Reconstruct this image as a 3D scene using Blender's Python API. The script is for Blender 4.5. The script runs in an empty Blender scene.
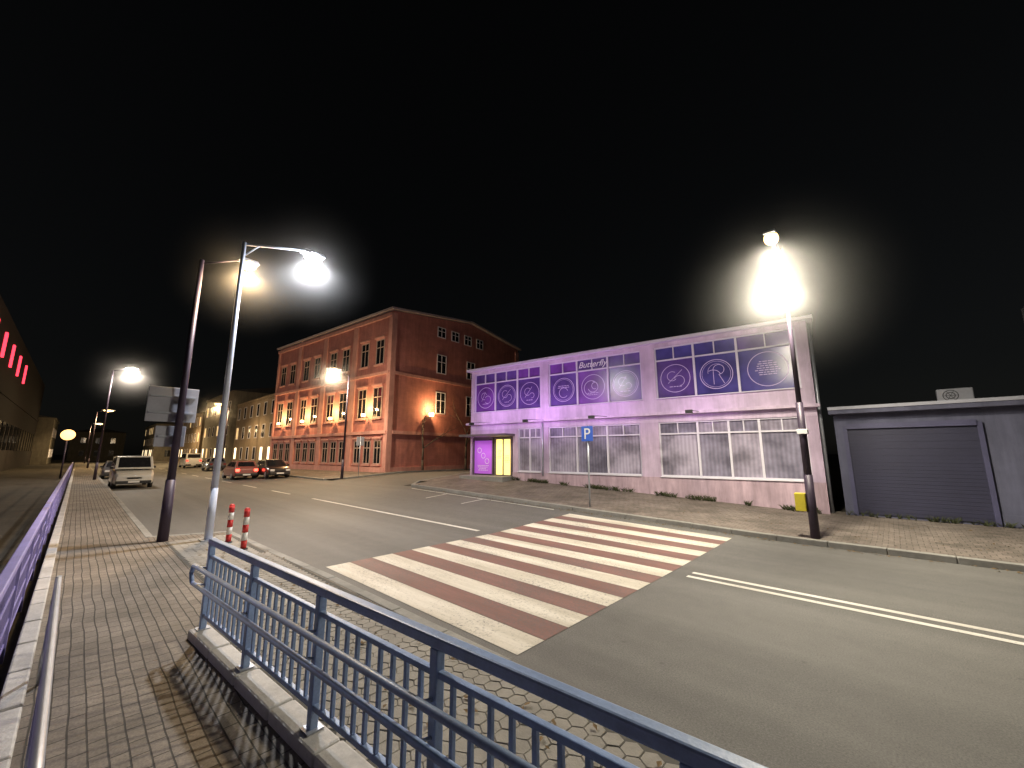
import bpy, math, random
from mathutils import Vector, Matrix
random.seed(7)
R=math.radians
scene=bpy.context.scene
COL=bpy.context.collection

# ---------------------------------------------------------------- materials
def nodes(name):
    m=bpy.data.materials.new(name); m.use_nodes=True
    nt=m.node_tree; b=nt.nodes['Principled BSDF']
    return m,nt,b
def N(nt,t,**k):
    n=nt.nodes.new(t)
    for a,v in k.items(): setattr(n,a,v)
    return n
def coords(nt): return N(nt,'ShaderNodeTexCoord').outputs['Object']
def noise(nt,co,scale,detail=5,rough=.6):
    n=N(nt,'ShaderNodeTexNoise'); n.inputs['Scale'].default_value=scale
    n.inputs['Detail'].default_value=detail; n.inputs['Roughness'].default_value=rough
    nt.links.new(co,n.inputs['Vector']); return n.outputs['Fac']
def ramp(nt,fac,p0,c0,p1,c1):
    r=N(nt,'ShaderNodeValToRGB'); e=r.color_ramp.elements
    e[0].position=p0; e[1].position=p1
    e[0].color=(*c0,1) if len(c0)==3 else c0; e[1].color=(*c1,1)
    nt.links.new(fac,r.inputs[0]); return r.outputs[0]
def mixc(nt,fac,a,b,mode='MIX'):
    n=N(nt,'ShaderNodeMix',data_type='RGBA',blend_type=mode)
    if isinstance(fac,float): n.inputs[0].default_value=fac
    else: nt.links.new(fac,n.inputs[0])
    for i,v in ((6,a),(7,b)):
        if isinstance(v,tuple): n.inputs[i].default_value=(*v,1)
        else: nt.links.new(v,n.inputs[i])
    return n.outputs[2]
def bump(nt,b,h,s,d=.01):
    n=N(nt,'ShaderNodeBump'); n.inputs['Strength'].default_value=s; n.inputs['Distance'].default_value=d
    nt.links.new(h,n.inputs['Height']); nt.links.new(n.outputs[0],b.inputs['Normal'])
def M(name,c,r=.7,var=.2,scale=2.0,bmp=0,bs=40,metal=0,coat=0):
    m,nt,b=nodes(name); co=coords(nt)
    f=noise(nt,co,scale); d=tuple(x*(1-var) for x in c); l=tuple(min(1,x*(1+var)) for x in c)
    col=ramp(nt,f,.3,d,.7,l)
    f2=noise(nt,co,scale*9)
    col=mixc(nt,.35,col,ramp(nt,f2,.3,d,.7,l))
    nt.links.new(col,b.inputs['Base Color'])
    b.inputs['Roughness'].default_value=r; b.inputs['Metallic'].default_value=metal
    b.inputs['Coat Weight'].default_value=coat
    if bmp: bump(nt,b,noise(nt,co,bs),bmp)
    return m
def E(name,c,s):
    m,nt,b=nodes(name); b.inputs['Base Color'].default_value=(*c,1)
    b.inputs['Emission Color'].default_value=(*c,1); b.inputs['Emission Strength'].default_value=s
    return m
def asphalt_mat(name,c):
    m,nt,b=nodes(name); co=coords(nt)
    fine=noise(nt,co,60,5,.9); big=noise(nt,co,.22,4,.5); mid=noise(nt,co,4,5)
    lo=tuple(x*.3 for x in c); hi=tuple(x*1.75 for x in c)
    a=ramp(nt,fine,.3,lo,.7,hi)
    st=ramp(nt,big,.3,(.86,.86,.88),.7,(1.1,1.09,1.07))
    col=mixc(nt,1.0,a,st,'MULTIPLY')
    col=mixc(nt,.35,col,mixc(nt,1.0,col,ramp(nt,mid,.3,(.75,.75,.75),.7,(1.2,1.2,1.2)),'MULTIPLY'))
    mp=N(nt,'ShaderNodeMapping'); mp.inputs['Scale'].default_value=(.03,1.1,1); nt.links.new(co,mp.inputs[0])
    col=mixc(nt,1.0,col,ramp(nt,noise(nt,mp.outputs[0],1,3),.35,(.85,.85,.85),.65,(1.1,1.1,1.1)),'MULTIPLY')
    v=N(nt,'ShaderNodeTexVoronoi'); v.inputs['Scale'].default_value=1.7; nt.links.new(co,v.inputs['Vector'])
    col=mixc(nt,1.0,col,ramp(nt,v.outputs['Distance'],.02,(.7,.7,.7),.06,(1,1,1)),'MULTIPLY')
    nt.links.new(col,b.inputs['Base Color'])
    b.inputs['Roughness'].default_value=.72
    bump(nt,b,fine,.6,.007); return m
def paver_mat(name,c1,c2,mortar,w,h,rot=0):
    m,nt,b=nodes(name); co=coords(nt)
    mp=N(nt,'ShaderNodeMapping'); mp.inputs['Rotation'].default_value=(0,0,rot); nt.links.new(co,mp.inputs[0])
    nn=N(nt,'ShaderNodeTexNoise'); nn.inputs['Scale'].default_value=1.3; nt.links.new(mp.outputs[0],nn.inputs['Vector'])
    wv=N(nt,'ShaderNodeMix',data_type='RGBA',blend_type='LINEAR_LIGHT'); wv.inputs[0].default_value=.022
    nt.links.new(mp.outputs[0],wv.inputs[6]); nt.links.new(nn.outputs['Color'],wv.inputs[7])
    br=N(nt,'ShaderNodeTexBrick'); br.inputs['Scale'].default_value=1
    br.inputs['Brick Width'].default_value=w; br.inputs['Row Height'].default_value=h
    br.inputs['Mortar Size'].default_value=.006; br.inputs['Mortar Smooth'].default_value=.4
    br.inputs['Color1'].default_value=(*c1,1); br.inputs['Color2'].default_value=(*c2,1); br.inputs['Mortar'].default_value=(*mortar,1)
    nt.links.new(wv.outputs[2],br.inputs['Vector'])
    big=ramp(nt,noise(nt,co,.9,6,.7),.35,(.58,.57,.54),.65,(1.15,1.15,1.15))
    col=mixc(nt,1.0,br.outputs[0],big,'MULTIPLY')
    col=mixc(nt,1.0,col,ramp(nt,noise(nt,co,60,3),.3,(.72,)*3,.7,(1.22,)*3),'MULTIPLY')
    nt.links.new(col,b.inputs['Base Color']); b.inputs['Roughness'].default_value=.8
    inv=N(nt,'ShaderNodeMath',operation='SUBTRACT'); inv.inputs[0].default_value=1; nt.links.new(br.outputs['Fac'],inv.inputs[1])
    bump(nt,b,inv.outputs[0],.9,.012); return m
def worn_paint(name,c,under,th=.42,hard=.1):
    m,nt,b=nodes(name); co=coords(nt)
    f=noise(nt,co,22,9,.8)
    big=noise(nt,co,.8,4)
    add=N(nt,'ShaderNodeMath',operation='ADD'); nt.links.new(f,add.inputs[0])
    mu=N(nt,'ShaderNodeMath',operation='MULTIPLY'); mu.inputs[1].default_value=.35; nt.links.new(big,mu.inputs[0]); nt.links.new(mu.outputs[0],add.inputs[1])
    k=ramp(nt,add.outputs[0],th,(0,0,0),th+hard,(1,1,1))
    mp=N(nt,'ShaderNodeMapping'); mp.inputs['Scale'].default_value=(.25,2.2,1); nt.links.new(co,mp.inputs[0])
    pc=mixc(nt,1.0,c,ramp(nt,noise(nt,mp.outputs[0],1.2,6,.7),.35,(.66,.64,.6),.65,(1,1,1)),'MULTIPLY')
    un=ramp(nt,noise(nt,co,90,3,.8),.3,tuple(x*.6 for x in under),.7,tuple(x*1.4 for x in under))
    nt.links.new(mixc(nt,k,un,pc),b.inputs['Base Color']); b.inputs['Roughness'].default_value=.65
    bump(nt,b,noise(nt,co,90,3),.3,.005); return m
def wall_mat(name,c,stain=.5,brick=False,scale=1):
    m,nt,b=nodes(name); co=coords(nt)
    col=ramp(nt,noise(nt,co,1.2,6),.3,tuple(x*.8 for x in c),.7,tuple(min(1,x*1.12) for x in c))
    mp=N(nt,'ShaderNodeMapping'); mp.inputs['Scale'].default_value=(2.2,2.2,.25); nt.links.new(co,mp.inputs[0])
    st=ramp(nt,noise(nt,mp.outputs[0],1.6,7,.7),.35,(1-stain,)*3,.62,(1.05,)*3)
    col=mixc(nt,.7,col,mixc(nt,1.0,col,st,'MULTIPLY'))
    if brick:
        sx=N(nt,'ShaderNodeSeparateXYZ'); nt.links.new(co,sx.inputs[0])
        ad=N(nt,'ShaderNodeMath',operation='ADD'); nt.links.new(sx.outputs[0],ad.inputs[0]); nt.links.new(sx.outputs[1],ad.inputs[1])
        cx=N(nt,'ShaderNodeCombineXYZ'); nt.links.new(ad.outputs[0],cx.inputs[0]); nt.links.new(sx.outputs[2],cx.inputs[1])
        br=N(nt,'ShaderNodeTexBrick'); br.inputs['Scale'].default_value=1; br.inputs['Brick Width'].default_value=.5
        br.inputs['Row Height'].default_value=.16; br.inputs['Mortar Size'].default_value=.012
        br.inputs['Color1'].default_value=(1,1,1,1); br.inputs['Color2'].default_value=(.86,.84,.84,1); br.inputs['Mortar'].default_value=(.8,.78,.76,1)
        nt.links.new(cx.outputs[0],br.inputs['Vector'])
        col=mixc(nt,.6,col,mixc(nt,1.0,col,br.outputs[0],'MULTIPLY'))
    nt.links.new(col,b.inputs['Base Color']); b.inputs['Roughness'].default_value=.85
    bump(nt,b,noise(nt,co,30,6),.25,.01); return m
def film_mat(name,c,em=.0):
    m,nt,b=nodes(name); co=coords(nt)
    g=ramp(nt,noise(nt,co,.8,3),.3,tuple(x*.55 for x in c),.7,tuple(x*1.35 for x in c))
    nt.links.new(g,b.inputs['Base Color']); b.inputs['Roughness'].default_value=.22
    nt.links.new(g,b.inputs['Emission Color']); b.inputs['Emission Strength'].default_value=em
    return m
def blinds_mat(name,c,em=0):
    m,nt,b=nodes(name); co=coords(nt)
    w=N(nt,'ShaderNodeTexWave',bands_direction='X'); w.inputs['Scale'].default_value=2.1; w.inputs['Distortion'].default_value=1.2
    w.inputs['Detail'].default_value=3
    nt.links.new(co,w.inputs['Vector'])
    g=ramp(nt,w.outputs['Fac'],0,tuple(x*.82 for x in c),1,tuple(x*1.05 for x in c))
    big=ramp(nt,noise(nt,co,.7,4),.38,(.45,)*3,.62,(1.1,)*3)
    g=mixc(nt,1.0,g,big,'MULTIPLY')
    nt.links.new(g,b.inputs['Base Color']); b.inputs['Roughness'].default_value=.15
    b.inputs['Coat Weight'].default_value=.6; b.inputs['Coat Roughness'].default_value=.03
    nt.links.new(g,b.inputs['Emission Color']); b.inputs['Emission Strength'].default_value=em
    return m

m_asph=asphalt_mat('asphalt',(.12,.117,.112))
m_dirt=M('bare_ground',(.05,.042,.032),.95,.5,.8,.6,30)
m_pav=paver_mat('concrete_pavers',(.245,.21,.175),(.185,.158,.132),(.05,.045,.038),.2,.1)
m_pav2=paver_mat('grey_pavers',(.215,.18,.158),(.16,.137,.12),(.06,.053,.048),.2,.2)
m_hex=M('hex_concrete',(.24,.225,.2),.8,.3,1.6,.4,60)
m_grout=M('joint_sand',(.08,.077,.07),.95,.3)
m_kerb=M('kerb_concrete',(.24,.235,.22),.85,.3,1.2,.5,50)
m_kerbw=M('painted_kerb',(.46,.45,.44),.7,.3,2,.4,50)
m_white=worn_paint('road_paint_white',(.68,.64,.57),(.12,.12,.12),.5,.14)
m_line=worn_paint('road_paint_line',(.72,.7,.67),(.12,.12,.12),.5,.12)
m_red=worn_paint('road_paint_red',(.24,.12,.105),(.12,.1,.095),.52,.22)
m_stucco=wall_mat('pale_render',(.52,.41,.55),.35)
m_stucco2=wall_mat('pale_render_band',(.6,.49,.63),.3)
m_brick=wall_mat('red_brick_wall',(.5,.2,.17),.3,True)
m_trim=wall_mat('red_trim',(.58,.29,.25),.25)
m_far=wall_mat('old_plaster',(.28,.22,.16),.4)
m_far2=wall_mat('old_plaster_grey',(.24,.22,.18),.4)
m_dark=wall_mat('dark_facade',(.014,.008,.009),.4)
m_gar=wall_mat('garage_wall',(.11,.115,.18),.4)
m_roof=M('roof_felt',(.05,.05,.055),.9,.3)
m_shut=M('garage_shutter',(.028,.029,.06),.5,.15,1,coat=.1)
m_frame=M('window_frame_white',(.62,.6,.68),.5,.08)
m_flash=M('flashing',(.36,.37,.44),.5,.1)
m_dframe=M('window_frame_dark',(.12,.1,.1),.5,.1)
m_glassd=M('dark_glass',(.015,.016,.02),.08,.3)
m_metal=M('galvanised_steel',(.42,.45,.52),.4,.15,6,metal=.5)
m_blue=M('rail_blue_light_tint',(.26,.36,.58),.42,.25,5,.2,60,coat=.2)  # blue light falling on the railing is put into its base colour
m_blue2=M('rail_violet_light_tint',(.27,.24,.55),.5,.2,4)  # purple light spill along this railing is coloured into the material
m_pole=M('dark_pole_paint',(.04,.028,.05),.5,.3,4,metal=.2)
m_black=M('black_plastic',(.02,.02,.022),.5,.1)
m_rubber=M('tyre_rubber',(.02,.02,.02),.85,.1)
m_signback=M('sign_back_grey',(.33,.34,.4),.5,.12,metal=.2)
m_signblue=M('sign_blue',(.03,.12,.6),.4,.05)
m_signwhite=M('sign_white',(.8,.8,.8),.4,.05)
m_red_p=M('bollard_red',(.6,.04,.04),.4,.1); m_white_p=M('bollard_white',(.8,.8,.78),.4,.08)
m_yellow=M('yellow_box',(.6,.5,.04),.5,.15)
m_film=[film_mat('violet_film',(.1,.055,.22),.08),film_mat('blue_violet_film',(.065,.055,.22),.08),film_mat('magenta_film',(.15,.05,.27),.12)]
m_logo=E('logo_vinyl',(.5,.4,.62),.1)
m_blind=blinds_mat('curtained_glass',(.4,.36,.45),.05)
m_blindd=blinds_mat('dim_glass',(.27,.25,.33),.04)
m_poster=E('lit_poster',(.35,.1,.5),.5)
m_door=E('lit_door_glass',(1,.8,.25),1.3)
m_bark=M('bark',(.09,.07,.055),.9,.3,6)
m_weed=M('weeds',(.06,.07,.03),.9,.5,3)
m_leaf=M('dead_leaves',(.14,.09,.04),.9,.5,5)

# ---------------------------------------------------------------- geometry helpers
def empty(name,loc=(0,0,0),rz=0):
    o=bpy.data.objects.new(name,None); o.location=loc; o.rotation_euler=(0,0,rz); COL.objects.link(o); return o
def mesh(name,v,f,mat,parent=None,smooth=False,loc=None,rot=None):
    me=bpy.data.meshes.new(name); me.from_pydata(v,[],f); me.update()
    me.materials.append(mat)
    if smooth:
        for p in me.polygons: p.use_smooth=True
    o=bpy.data.objects.new(name,me); COL.objects.link(o)
    if parent: o.parent=parent
    if loc: o.location=loc
    if rot: o.rotation_euler=rot
    return o
def boxes(name,parent,L,mat,bev=0):
    v=[];f=[]
    for x0,x1,y0,y1,z0,z1 in L:
        n=len(v)
        v+=[(x0,y0,z0),(x1,y0,z0),(x1,y1,z0),(x0,y1,z0),(x0,y0,z1),(x1,y0,z1),(x1,y1,z1),(x0,y1,z1)]
        f+=[tuple(n+i for i in q) for q in ((0,3,2,1),(4,5,6,7),(0,1,5,4),(1,2,6,5),(2,3,7,6),(3,0,4,7))]
    o=mesh(name,v,f,mat,parent)
    if bev:
        b=o.modifiers.new('bevel','BEVEL'); b.width=bev; b.segments=2
    return o
def tubes(name,parent,L,mat,seg=10,smooth=True):
    v=[];f=[]
    for p0,p1,r0,r1 in L:
        p0=Vector(p0);p1=Vector(p1);d=(p1-p0).normalized()
        a=d.orthogonal().normalized(); b=d.cross(a); n=len(v)
        for p,r in ((p0,r0),(p1,r1)):
            for i in range(seg):
                t=2*math.pi*i/seg; v.append(tuple(p+a*math.cos(t)*r+b*math.sin(t)*r))
        for i in range(seg):
            j=(i+1)%seg; f.append((n+i,n+j,n+seg+j,n+seg+i))
        f.append(tuple(n+i for i in reversed(range(seg)))); f.append(tuple(n+seg+i for i in range(seg)))
    o=mesh(name,v,f,mat,parent)
    if smooth:
        for p in o.data.polygons: p.use_smooth=len(p.vertices)==4
    return o
def prism(name,parent,poly,y0,y1,mat,axis='y',bev=0):
    n=len(poly)
    if axis=='y': v=[(a,y0,z) for a,z in poly]+[(a,y1,z) for a,z in poly]
    else: v=[(y0,a,z) for a,z in poly]+[(y1,a,z) for a,z in poly]
    f=[(i,(i+1)%n,n+(i+1)%n,n+i) for i in range(n)]+[tuple(reversed(range(n))),tuple(range(n,2*n))]
    o=mesh(name,v,f,mat,parent)
    if bev:
        b=o.modifiers.new('bevel','BEVEL'); b.width=bev; b.segments=3; b.limit_method='ANGLE'
    return o
def light(name,kind,loc,power,color,parent=None,target=None,radius=.12,cone=150,blend=.6):
    l=bpy.data.lights.new(name,kind); l.energy=power; l.color=color
    l.shadow_soft_size=radius
    if kind=='SPOT': l.spot_size=R(cone); l.spot_blend=blend
    o=bpy.data.objects.new(name,l); COL.objects.link(o); o.location=loc
    if target is not None:
        d=Vector(target)-Vector(loc); o.rotation_euler=d.to_track_quat('-Z','Y').to_euler()
    if parent: o.parent=parent
    return o

# ---------------------------------------------------------------- terrain: far side of the street rises gently
def sx(x):
    if x>-2: return 0
    if x>-18: return (-2-x)/16
    if x>-30: return 1-.45*(-18-x)/12
    return .55
def gz(x,y): return .1*max(0,min(10,y-8))*sx(x)
def rng(a,b,step,extra=()):
    s=set([round(a,4),round(b,4)]); n=max(1,int((b-a)/step))
    for i in range(n+1): s.add(round(a+(b-a)*i/n,4))
    for e in extra:
        if a<e<b: s.add(e)
    return sorted(s)
def sheet(name,xs,ys,dz,mat,parent=None):
    v=[(x,y,gz(x,y)+dz) for y in ys for x in xs]; W=len(xs)
    f=[(j*W+i,j*W+i+1,(j+1)*W+i+1,(j+1)*W+i) for j in range(len(ys)-1) for i in range(W-1)]
    return mesh(name,v,f,mat,parent)
BX=(-2,-18,-30); BY=(8,18)
def patch(name,x0,x1,y0,y1,dz,mat,step=.5,parent=None): return sheet(name,rng(x0,x1,step,BX),rng(y0,y1,step,BY),dz,mat,parent)

gx=[-700,-300]+rng(-140,20,2,BX)+[60,300,700]; gy=[-700,-200,-60,-20,-5,0,2,4,6]+rng(8,18,1)+[30,80,250,700]
sheet('ground',gx,gy,-.03,m_dirt)
patch('road',-140,30,1.3,12.3,0,m_asph,1)
patch('side_road',-28.6,-19.6,12.3,60,.0,m_asph,1)

def kerb(name,path,w,h,mat,step=1.0,gap=0):
    v=[];f=[]
    for (ax,ay),(bx,by) in zip(path,path[1:]):
        Lh=math.hypot(bx-ax,by-ay); n=max(1,round(Lh/step)); dx,dy=(bx-ax)/Lh,(by-ay)/Lh; px,py=-dy*w/2,dx*w/2
        for i in range(n):
            t0=i*Lh/n+.004; t1=(i+1)*Lh/n-.004-gap
            q=[]; hh=h+random.uniform(-.004,.004)
            for t in (t0,t1):
                x=ax+dx*t;y=ay+dy*t
                for s,z in ((-1,-.05),(-1,hh),(1,hh),(1,-.05)): q.append((x+px*s,y+py*s,gz(x,y)+z))
            k=len(v); v+=q
            f+=[(k,k+4,k+5,k+1),(k+1,k+5,k+6,k+2),(k+2,k+6,k+7,k+3),(k,k+1,k+2,k+3),(k+7,k+6,k+5,k+4)]
    o=mesh(name,v,f,mat); b=o.modifiers.new('b','BEVEL'); b.width=.015; b.segments=2; return o
FK=12.15
kerb('far_kerb',[(-18.5,FK),(30,FK)],.16,.13,m_kerb)
kerb('far_kerb',[(-140,FK),(-29.6,FK)],.16,.13,m_kerb)
kerb('side_road_kerb',[(-19.5,40),(-19.5,13.2),(-18.5,FK)],.16,.13,m_kerb)
kerb('side_road_kerb',[(-28.7,40),(-28.7,13.2),(-29.6,FK)],.16,.13,m_kerb)
patch('far_pavement',-18.6,30,FK+.08,18.6,.12,m_pav2,.5)
sheet('far_pavement',rng(-19.42,-18.6,.4),rng(13.2,18.6,.5,BY),.12,m_pav2)
patch('far_pavement',-140,-28.8,FK+.08,18.6,.12,m_pav2,1)
NK=[(-140,1.45),(-13.6,1.45),(-12.9,2.95),(-7,3.12),(30,3.2)]
kerb('near_kerb',NK,.15,.125,m_kerb)
v=[(-140,-.2,.115),(30,-.2,.115),(30,3.13,.115),(-7,3.05,.115),(-12.85,2.88,.115),(-13.55,1.38,.115),(-140,1.38,.115)]
mesh('near_pavement',v,[tuple(range(7))],m_pav)
def rail_y(x): return 1.2+.072*(x+5.9)
def hex_field():
    v=[(-12.5,1.62,.1185),(-6.1,1.62,.1185),(-6.1,rail_y(-6.1)+.12,.1185),(9,rail_y(9)+.12,.1185),(9,3.1,.1185),(-7,3.02,.1185),(-12.5,2.86,.1185)]
    root=empty('hexagonal_paving')
    mesh('joints',v,[tuple(range(7))],m_grout,root)
    V=[];F=[]; r=.085; dx=r*math.sqrt(3); dy=r*1.5
    j=0; y=1.35
    while y<3.05:
        x=-12.45+(dx/2 if j%2 else 0)
        while x<6:
            lim=2.86+.0275*(x+12.5) if x<-7 else 3.02+.005*(x+7)
            lo=1.66 if x<-6.1 else rail_y(x)+.16
            if y+r<lim+.03 and y-r>lo-.06:
                k=len(V); z=.122+random.uniform(0,.003); tx=random.uniform(-.003,.003); ty=random.uniform(-.003,.003)
                for q,zz in ((r*.97,0.),(r*.91,.006)):
                    for a in range(6):
                        t=R(30+60*a); c,s_=math.cos(t),math.sin(t)
                        V.append((x+q*c,y+q*s_,z+zz+tx*c+ty*s_-.004))
                F.extend([(k+i,k+(i+1)%6,k+6+(i+1)%6,k+6+i) for i in range(6)]); F.append(tuple(range(k+6,k+12)))
            x+=dx
        y+=dy; j+=1
    mesh('hex_tiles',V,F,m_hex,root)
hex_field()

z=empty('zebra_crossing')
n=17; y0=3.5; st=(11.55-3.5)/n
for i in range(n):
    patch('white_stripe_%d'%(i//2+1) if i%2==0 else 'red_stripe_%d'%(i//2+1),-8.15,-3.2,y0+i*st+.004,y0+(i+1)*st-.004,.005,m_white if i%2==0 else m_red,.5,z)
rm=empty('lane_markings')
patch('double_line_a',-2.9,28,7.58,7.69,.005,m_line,.5,rm); patch('double_line_b',-2.9,28,7.86,7.97,.005,m_line,.5,rm)
patch('centre_line',-20.5,-8.7,7.86,8.0,.005,m_line,.5,rm)
for i in range(9): patch('dash_%d'%i,-26.5-i*6,-23.5-i*6,7.87,7.99,.005,m_line,.5,rm)
patch('edge_line',-18,-9,11.75,11.83,.005,m_line,.5,rm)
for i in range(2): patch('parking_tick_%d'%i,-15.1+i*2.4,-15.02+i*2.4,10.6,11.74,.005,m_line,.5,rm)

# ---------------------------------------------------------------- violet shop building
S=empty('shop_building',(-17.93,15.61,0),R(7))
W=16.3
boxes('main_walls',S,[(.0,W,.2,9,-.3,6.9)],m_stucco)
boxes('upper_piers',S,[(0,.25,0,.2,4.45,6.75),(4.85,5.35,0,.2,4.45,6.75),(10.2,10.8,0,.2,4.45,6.75),(15.95,W,0,.2,4.45,6.75)],m_stucco2)
boxes('spandrel_band',S,[(0,W,0,.2,3.45,4.45)],m_stucco2)
boxes('ledge',S,[(-.15,W+.1,-.28,-.003,3.74,3.86)],m_stucco2,.01)
boxes('parapet',S,[(0,W,0,.2,6.75,6.93)],m_stucco2)
boxes('roof_edge',S,[(-.2,W+.2,-.25,9.2,6.932,7.06)],m_frame,.01)
boxes('roof_felt',S,[(-.15,W+.15,-.2,9.15,7.063,7.09)],m_roof)
boxes('ground_piers',S,[(3.05,3.4,0,.2,1.15,3.45),(4.85,5.3,0,.2,1.15,3.45),(10.0,10.8,0,.2,1.15,3.45),(15.95,W,0,.2,1.15,3.45),(0,.12,0,.2,.5,3.45),(.12,3.05,0,.2,3.05,3.45)],m_stucco)
boxes('plinth',S,[(3.05,W,-.04,.2,-.3,1.15)],wall_mat('plinth_render',(.5,.37,.44),.5))
boxes('window_sills',S,[(3.4,4.85,-.1,.06,1.153,1.19),(5.3,10.0,-.1,.06,1.153,1.19),(10.8,15.95,-.1,.06,1.153,1.19)],m_frame)
boxes('upper_sills',S,[(.25,4.85,-.08,.06,4.453,4.49),(5.35,10.2,-.08,.06,4.453,4.49),(10.8,15.95,-.08,.06,4.453,4.49)],m_frame)
def window(tag,x0,x1,z0,z1,cols,trans,mats,subs=None):
    fr=.055; fw=[]
    fw+=[(x0,x0+fr,.05,.12,z0,z1),(x1-fr,x1,.05,.12,z0,z1),(x0+fr,x1-fr,.05,.12,z0,z0+fr),(x0+fr,x1-fr,.05,.12,z1-fr,z1)]
    xs=[x0]+[x0+(x1-x0)*c for c in cols]+[x1]
    for x in xs[1:-1]: fw.append((x-.04,x+.04,.045,.12,z0+fr,z1-fr))
    for a,b in zip(xs,xs[1:]):
        fw.append((a+.045,b-.045,.052,.12,trans-.03,trans+.03))
        fw.append(((a+b)/2-.02,(a+b)/2+.02,.054,.12,trans+.03,z1-fr))
    boxes(tag+'_frame',S,fw,m_frame)
    for i,(a,b) in enumerate(zip(xs,xs[1:])):
        boxes(tag+'_pane_%d'%(i+1),S,[(a+.01,b-.01,.125,.14,z0+.01,trans)],mats[i%len(mats)])
        boxes(tag+'_transom_%d'%(i+1),S,[(a+.01,b-.01,.125,.14,trans+.001,z1-.01)],mats[(i+1)%len(mats)])
    return xs
def ring(V,F,cx,cz,r,w,y,a0=0,a1=360,sc=1.0):
    n=max(6,int(abs(a1-a0)/10)); k=len(V)
    for i in range(n+1):
        t=R(a0+(a1-a0)*i/n)
        for q in (r-w/2,r+w/2): V.append((cx+q*math.cos(t),y,cz+q*math.sin(t)*sc))
    for i in range(n): F.append((k+2*i,k+2*i+2,k+2*i+3,k+2*i+1))
def bar(V,F,x0,z0,x1,z1,w,y):
    d=Vector((x1-x0,z1-z0)); 
    if d.length<1e-6: return
    d.normalize(); px,pz=-d.y*w/2,d.x*w/2; k=len(V)
    V+= [(x0+px,y,z0+pz),(x1+px,y,z1+pz),(x1-px,y,z1-pz),(x0-px,y,z0-pz)]; F.append((k,k+1,k+2,k+3))
def text_lines(V,F,cx,cz,w,n,y,dz=.085):
    for i in range(n):
        ww=w*random.uniform(.6,1); x=cx-ww/2
        while x<cx+ww/2-.05:
            l=random.uniform(.06,.16); bar(V,F,x,cz-i*dz,min(x+l,cx+ww/2),cz-i*dz,.028,y); x+=l+.03
V=[];F=[]; yv=.1235
b1=window('upper_window_a',.25,4.85,4.45,6.75,(.333,.667),6.15,[m_film[2],m_film[0],m_film[0]])
b2=window('upper_window_b',5.35,10.2,4.45,6.75,(.333,.667),6.15,[m_film[0],m_film[2],m_film[0]])
b3=window('upper_window_c',10.8,15.95,4.45,6.75,(.31,.62),6.15,[m_film[0],m_film[1],m_film[1]])
for bi,b in enumerate((b1,b2,b3)):
    for ci,(a,c) in enumerate(zip(b,b[1:])):
        cx=(a+c)/2; cz=5.32
        if bi==2 and ci==2: rr=.66
        else: rr=.60
        ring(V,F,cx,cz,rr,.026,yv); 
        if (bi+ci)%2: ring(V,F,cx,cz,rr-.07,.012,yv)
        if bi==2 and ci==2: text_lines(V,F,cx,cz+.3,.85,7,yv)
        elif bi==2 and ci==1:
            bar(V,F,cx-.1,cz-.42,cx-.1,cz+.1,.02,yv); ring(V,F,cx+.1,cz+.18,.2,.02,yv,-90,200); ring(V,F,cx-.12,cz-.12,.3,.02,yv,20,120); bar(V,F,cx+.1,cz-.02,cx+.28,cz-.4,.02,yv)
            ring(V,F,cx+.02,cz+.1,.32,.014,yv,60,190)
        elif bi==1 and ci==1:
            for q in range(3): ring(V,F,cx-.1+.1*q,cz+.05*q-.05,.36-.1*q,.026,yv,200*q,200*q+250)
            text_lines(V,F,cx,cz-.3,.6,2,yv)
        elif bi==1 and ci==0:
            text_lines(V,F,cx,cz+.2,.7,2,yv); ring(V,F,cx,cz-.15,.25,.022,yv,20,320)
        else:
            k=random.uniform(-30,30)
            ring(V,F,cx-.12,cz+.1,.2,.02,yv,30+k,300+k); ring(V,F,cx+.15,cz-.12,.22-.04*ci,.02,yv,-120+2*k,150); text_lines(V,F,cx,cz-.36,.5,1,yv); bar(V,F,cx-.3,cz-.2,cx+.1+.01*k,cz+.35,.018,yv)
mesh('window_logos',V,F,m_logo,S)
tc=bpy.data.curves.new('shop_name','FONT'); tc.body='Butterfly'; tc.size=.42; tc.shear=.35; tc.align_x='CENTER'; tc.extrude=.004
tc.materials.append(m_signwhite); t=bpy.data.objects.new('shop_name',tc); COL.objects.link(t); t.parent=S; t.location=(7.8,.04,6.3); t.rotation_euler=(R(90),0,0)
window('ground_window_a',3.4,4.85,1.19,3.45,(.5,),2.95,[m_blind])
window('ground_window_b',5.3,10.0,1.19,3.45,(.333,.667),2.95,[m_blind,m_blindd,m_blind])
window('ground_window_c',10.8,15.95,1.19,3.45,(.3,.52,.72),2.95,[m_blind,m_blindd,m_blind,m_blindd])
boxes('entrance_recess',S,[(.12,3.05,.17,.2,.6,3.05)],m_dframe)
boxes('entrance_poster',S,[(.25,1.55,.1,.16,1.0,2.85)],m_poster)
boxes('entrance_door_glass',S,[(1.85,2.85,.1,.15,.98,2.9)],m_door)
boxes('entrance_door_frame',S,[(1.75,1.85,.05,.17,.7,3.0),(2.85,2.95,.05,.17,.7,3.0),(1.85,2.85,.05,.17,2.9,3.0),(2.32,2.38,.05,.098,.9,2.9),(1.85,2.85,.05,.17,.7,.98),(1.57,1.62,.05,.17,.8,3.0),(.15,.23,.05,.17,.8,3.0)],m_dframe)
V2=[];F2=[]
for q in range(3): ring(V2,F2,.62+.28*q,2.3-.3*q,.14,.03,.0985)
text_lines(V2,F2,.9,1.45,.9,4,.0985)
mesh('poster_print',V2,F2,m_signwhite,S)
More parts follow.
